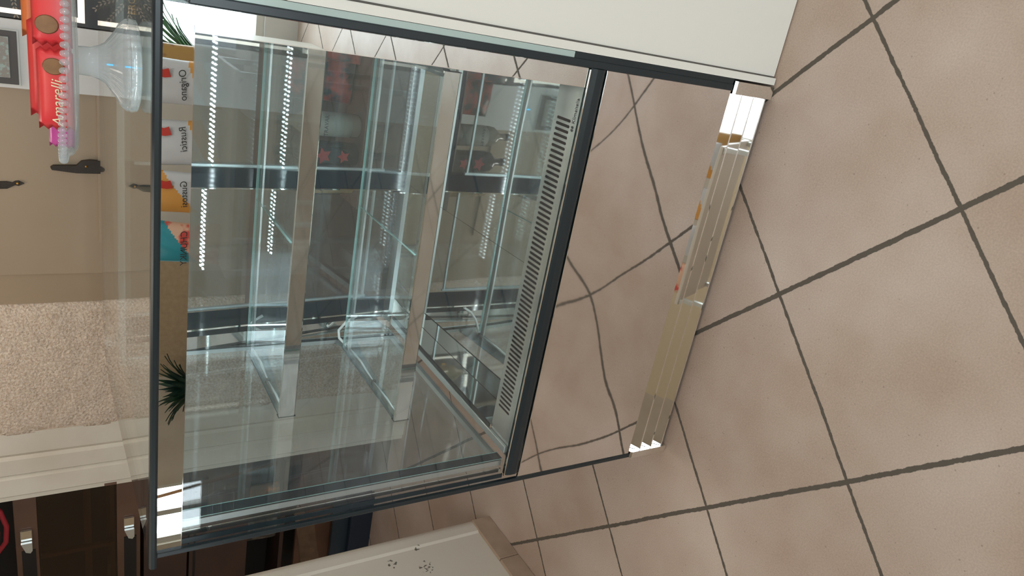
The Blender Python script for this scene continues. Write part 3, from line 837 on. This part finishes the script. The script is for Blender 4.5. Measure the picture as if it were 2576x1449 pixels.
# red cord hanging over it
MT['red_cord'] = mat('red_cord', 'a3262f', .7)
for k, (yc_, dz) in enumerate(((2.975, 0), (2.945, .030))):
    g = MB().tube([(-2.16, yc_, 1.85), (-2.20, yc_, 1.74+dz), (-2.26, yc_, 1.702+dz), (-2.34, yc_, 1.684+dz), (-2.42, yc_, 1.690+dz), (-2.50, yc_, 1.74+dz), (-2.56, yc_, 1.85)], .010, 8)
    tag(g.build('red_cord', 'red_cord'), ('lower red cord hanging in front of the brown cabinet', 'upper red cord hanging in front of the brown cabinet')[k], 'cord', 'red cords on the cabinet')
# things under the cabinet
MT['plank'] = mat('weathered_plank', '6e5642', .8, noise=('584432', 18, .35, .65), bump=(30, .5, .004, 4))
g = MB().prism([(-2.62, .385), (-2.50, .47), (-2.56, .485), (-2.98, .415), (-3.02, .35), (-2.94, .325)], 'y', 2.93, 2.955)
tag(g.build('wooden_plank', 'plank'), 'weathered wooden plank leaning under the brown cabinet', 'plank')
MT['blue'] = mat('navy_board', '1c2c40', .5)
MT['navy2'] = mat('blue_grey_board', '2c3a46', .5)
g = MB().box(-3.3, -2.62, 3.05, 3.07, 0.0, .125); tag(g.build('navy_board', 'blue'), 'navy blue board standing on the floor under the brown cabinet', 'board')
g = MB().box(-3.3, -2.6, 3.10, 3.12, 0.0, .21); tag(g.build('grey_board', 'navy2'), 'blue grey board standing on the floor behind the navy board', 'board')
g = MB().box(-3.3, -2.30, 3.15, 3.17, 0.0, .40); tag(g.build('brown_board', 'brown'), 'brown board standing behind the blue grey board', 'board')
MT['kraft'] = mat('kraft_bag', '8a6a48', .8, noise=('c87838', 14, .55, .62))
MT['greybag'] = mat('grey_bag', '5f5a52', .7, noise=('9a9488', 16, .52, .66))
# low shelf that carries the bags
ls = thing('low_shelf', 'low dark shelf with bags on it under the brown cabinet', 'shelf', (-3.0, 3.1, 0))
MB().box(-3.9, -2.4, 3.175, 3.40, .46, .48).build('board', 'brown_dark', ls)
for xu in (-3.9, -2.43):
    MB().box(xu, xu+.03, 3.175, 3.40, 0, .459).build('upright', 'brown_dark', ls)
pillow('paper_bag', 'brown and orange paper bag on the low shelf under the brown cabinet', 'bag', 'bags under the cabinet', (-2.66, 3.24, .481), (.18, .20, .07), .1, -.05, 'kraft')
pillow('grey_bag', 'grey bag with pale label on the low shelf left of the paper bag', 'bag', 'bags under the cabinet', (-2.86, 3.24, .481), (.17, .18, .07), -.1, -.05, 'greybag')

# ------------------------------------------------------------ what the mirrors see behind the photographer
rack = thing('snack_rack', 'cream metal snack rack behind the photographer, seen in the mirrored border', 'rack', (-.85, -.95, 0))
MB().box(-1.35, -.42, -1.25, -.78, .80, .82, 0, .003).box(-1.35, -.42, -1.25, -1.23, .821, 1.25, 0, .002).build('tray', 'white_paint', rack)
for x in (-1.33, -.44):
    for y in (-1.23, -.80):
        MB().box(x-.012, x+.012, y-.012, y+.012, 0, .7995).build('leg', 'satin', rack)
MT['bag_white'] = mat('white_crisp_bag', 'c9ccd2', .35)
MT['bag_orange'] = mat('orange_band', 'd59a4c', .4)
MT['bag_red'] = mat('red_badge', 'c4382e', .4)
MT['bag_blue'] = mat('turquoise_print', '2a93a6', .4)
MT['bag_multi'] = mat('fruit_print', 'e0b8a0', .4, noise=('d8504a', 14, .48, .56, 2))
MT['bag_tan'] = mat('tan_bag', 'b08a4e', .4, noise=('6b2f3a', 9, .55, .6, 2))
def band(u, v, s): return 1 if .22 < v+.25*u < .42 else 0
def two(u, v, s): return 1 if v+.5*u > .75 else 0
def crisps(i, x, z, rz, label, m, deco, txt=None, badge=True):
    o = pillow('snack_bag', label, 'bag', 'snack bags on the rack', (x, -.90-.03*(i % 2), z), (.20, .30, .085), PI+rz, -.25, m, deco)
    o.rotation_euler = (0, [.07, .05, .05, 0][i], PI+rz)
    Rt = Matrix.Rotation(-.25, 4, 'X')
    if badge:
        s = MB().prism([(-.07, .20), (-.035, .192), (-.03, .215), (-.032, .245), (-.068, .238), (-.062, .22)], 'y', -.047, -.044)
        bmesh.ops.transform(s.bm, matrix=Rt, verts=s.bm.verts)
        me = bpy.data.meshes.new('badge'); s.bm.to_mesh(me); s.bm.free(); me.materials.append(MT['bag_red'])
        q = bpy.data.objects.new('badge', me); C.objects.link(q); q.parent = o
    if txt:
        cu = bpy.data.curves.new('txt', 'FONT'); cu.body = txt; cu.size = .040; cu.extrude = .0003; cu.shear = .2
        tmp = bpy.data.objects.new('tmp', cu); C.objects.link(tmp)
        dg = bpy.context.evaluated_depsgraph_get(); dg.update()
        me = bpy.data.meshes.new_from_object(tmp.evaluated_get(dg)); bpy.data.objects.remove(tmp)
        me.transform(Rt @ frame_mat((-.075, -.0455, .135), (1, 0, 0), (0, 0, 1))); me.materials.clear(); me.materials.append(MT['ink'])
        q = bpy.data.objects.new('lettering', me); C.objects.link(q); q.parent = o
    return o
crisps(0, -.515, .845, .18, 'white snack bag with orange band, the one nearest the bright window', ['bag_white', 'bag_orange'], band, 'Origano')
crisps(1, -.765, .835, -.15, 'white snack bag with orange band in the middle of the rack', ['bag_white', 'bag_orange'], band, 'Rustici')
crisps(2, -.99, .832, .1, 'white snack bag with a large orange corner next to the colourful bag', ['bag_white', 'bag_orange'], two, 'Gustosi')
crisps(3, -1.24, .823, 0, 'colourful fruit and turquoise snack bag at the rack end', ['bag_multi', 'bag_blue'], two, 'CHUNKY', False)
pillow('snack_bag', 'tan and purple snack bag at the end of the rack by the window', 'bag', 'snack bags on the rack', (-.455, -1.135, .823), (.14, .34, .07), PI, -.1, 'bag_tan')

# plants by the window and on the far wall
MT['leaf'] = mat('leaf', '4a7a48', .5, noise=('2f5a3a', 8, .4, .6)); MT['pot'] = mat('terracotta', '8a4a36', .7)
MT['leaf_dark'] = mat('dark_leaf', '1c3a34', .5, noise=('2c4f38', 10, .45, .6))
def plant(name, label, x, y, z, hgt, n, m):
    o = thing(name, label, 'plant', (x, y, z))
    MB().lathe([(.07, 0), (.10, .16), (.105, .18), (.09, .18), (.088, .15)], (x, y, z), 24).build('pot', 'pot', o)
    g = MB(); rn = random.Random(int(x*100))
    for k in range(n):
        a = rn.uniform(0, 2*PI); ln = hgt*rn.uniform(.6, 1.1); sp = rn.uniform(.25, .8); w = .022*hgt/.4
        prev = None
        for t in range(7):
            u = t/6; rad = ln*sp*u; zz = z+.16+ln*(u-.55*u*u*sp)
            cx_, cy_ = x+rad*math.cos(a), y+rad*math.sin(a)
            wd2 = w*math.sin(PI*min(.98, u+.08))
            v0 = g.bm.verts.new((cx_-wd2*math.sin(a), cy_+wd2*math.cos(a), zz)); v1 = g.bm.verts.new((cx_+wd2*math.sin(a), cy_-wd2*math.cos(a), zz)); vm_ = g.bm.verts.new((cx_, cy_, zz-.006))
            if prev:
                g.bm.faces.new((prev[0], v0, vm_, prev[2])); g.bm.faces.new((prev[2], vm_, v1, prev[1]))
            prev = (v0, v1, vm_)
    for f in g.bm.faces: f.smooth = True
    g.build('leaves', m, o)
plant('potted_plant', 'arching green potted plant on a white box in front of the shop window', -.62, -2.30, .47, .50, 60, 'leaf')
plant('potted_plant', 'dark leafy potted plant on a stand by the tan wall', -2.95, -2.55, .42, .40, 60, 'leaf_dark')
g = MB().box(-3.12, -2.78, -2.72, -2.38, .0, .418, 0, .004); tag(g.build('plant_stand', 'brown_dark'), 'dark wooden plant stand under the dark leafy plant', 'stand')
g = MB().box(-.86, -.42, -2.5, -2.08, .0, .468, 0, .004); tag(g.build('plant_box', 'white_paint'), 'white box carrying the arching green plant by the shop window', 'box')
# crumpled film on the floor by the window, crate and broom by the left window
cr = thing('plastic_crate', 'white slatted plastic crate on the floor near the left window', 'crate', (-4.0, -2.5, 0))
g = MB(); g.box(-4.35, -3.75, -2.62, -2.30, 0, .02)
for k in range(5):
    g.box(-4.35, -3.75, -2.31, -2.30, .04+k*.09, .10+k*.09).box(-4.35, -3.75, -2.62, -2.61, .04+k*.09, .10+k*.09)
for x in (-4.35, -4.05, -3.77): g.box(x, x+.02, -2.315, -2.295, 0, .48); g.box(x, x+.02, -2.625, -2.605, 0, .48)
g.build('slats', 'white_paint', cr)
bro = thing('broom', 'wooden handled broom leaning beside the white crate', 'broom', (-3.6, -2.2, 0))
MT['stick'] = mat('pale_wood_handle', 'c9976c', .5)
MB().tube([(-3.45, -2.15, .10), (-4.10, -2.76, 1.25)], .012, 10).build('handle', 'stick', bro)
MB().box(-3.60, -3.30, -2.20, -2.10, .0, .10, 0, .006).build('brush_head', 'white_paint', bro)

# ------------------------------------------------------------ ceiling lamps
MT['lamp_glow'] = emis('lamp_diffuser', 'fff3e6', 8.0)
for k, (x, y, lb) in enumerate(((-.6, -.2, 'square ceiling lamp over the photographer'), (-3.3, .2, 'square ceiling lamp over the left side of the shop'), (1.5, .4, 'square ceiling lamp over the white counter'), (-1.1, 2.2, 'square ceiling lamp over the passage behind the case'))):
    la = thing('ceiling_lamp', lb, 'lamp', (x, y, ZC-.06), 'square ceiling lamps')
    MB().box(x-.32, x+.32, y-.32, y+.32, ZC-.05, ZC-.001, 0, .004).build('housing', 'white_paint', la)
    MB().box(x-.29, x+.29, y-.29, y+.29, ZC-.058, ZC-.0505).build('diffuser', 'lamp_glow', la)
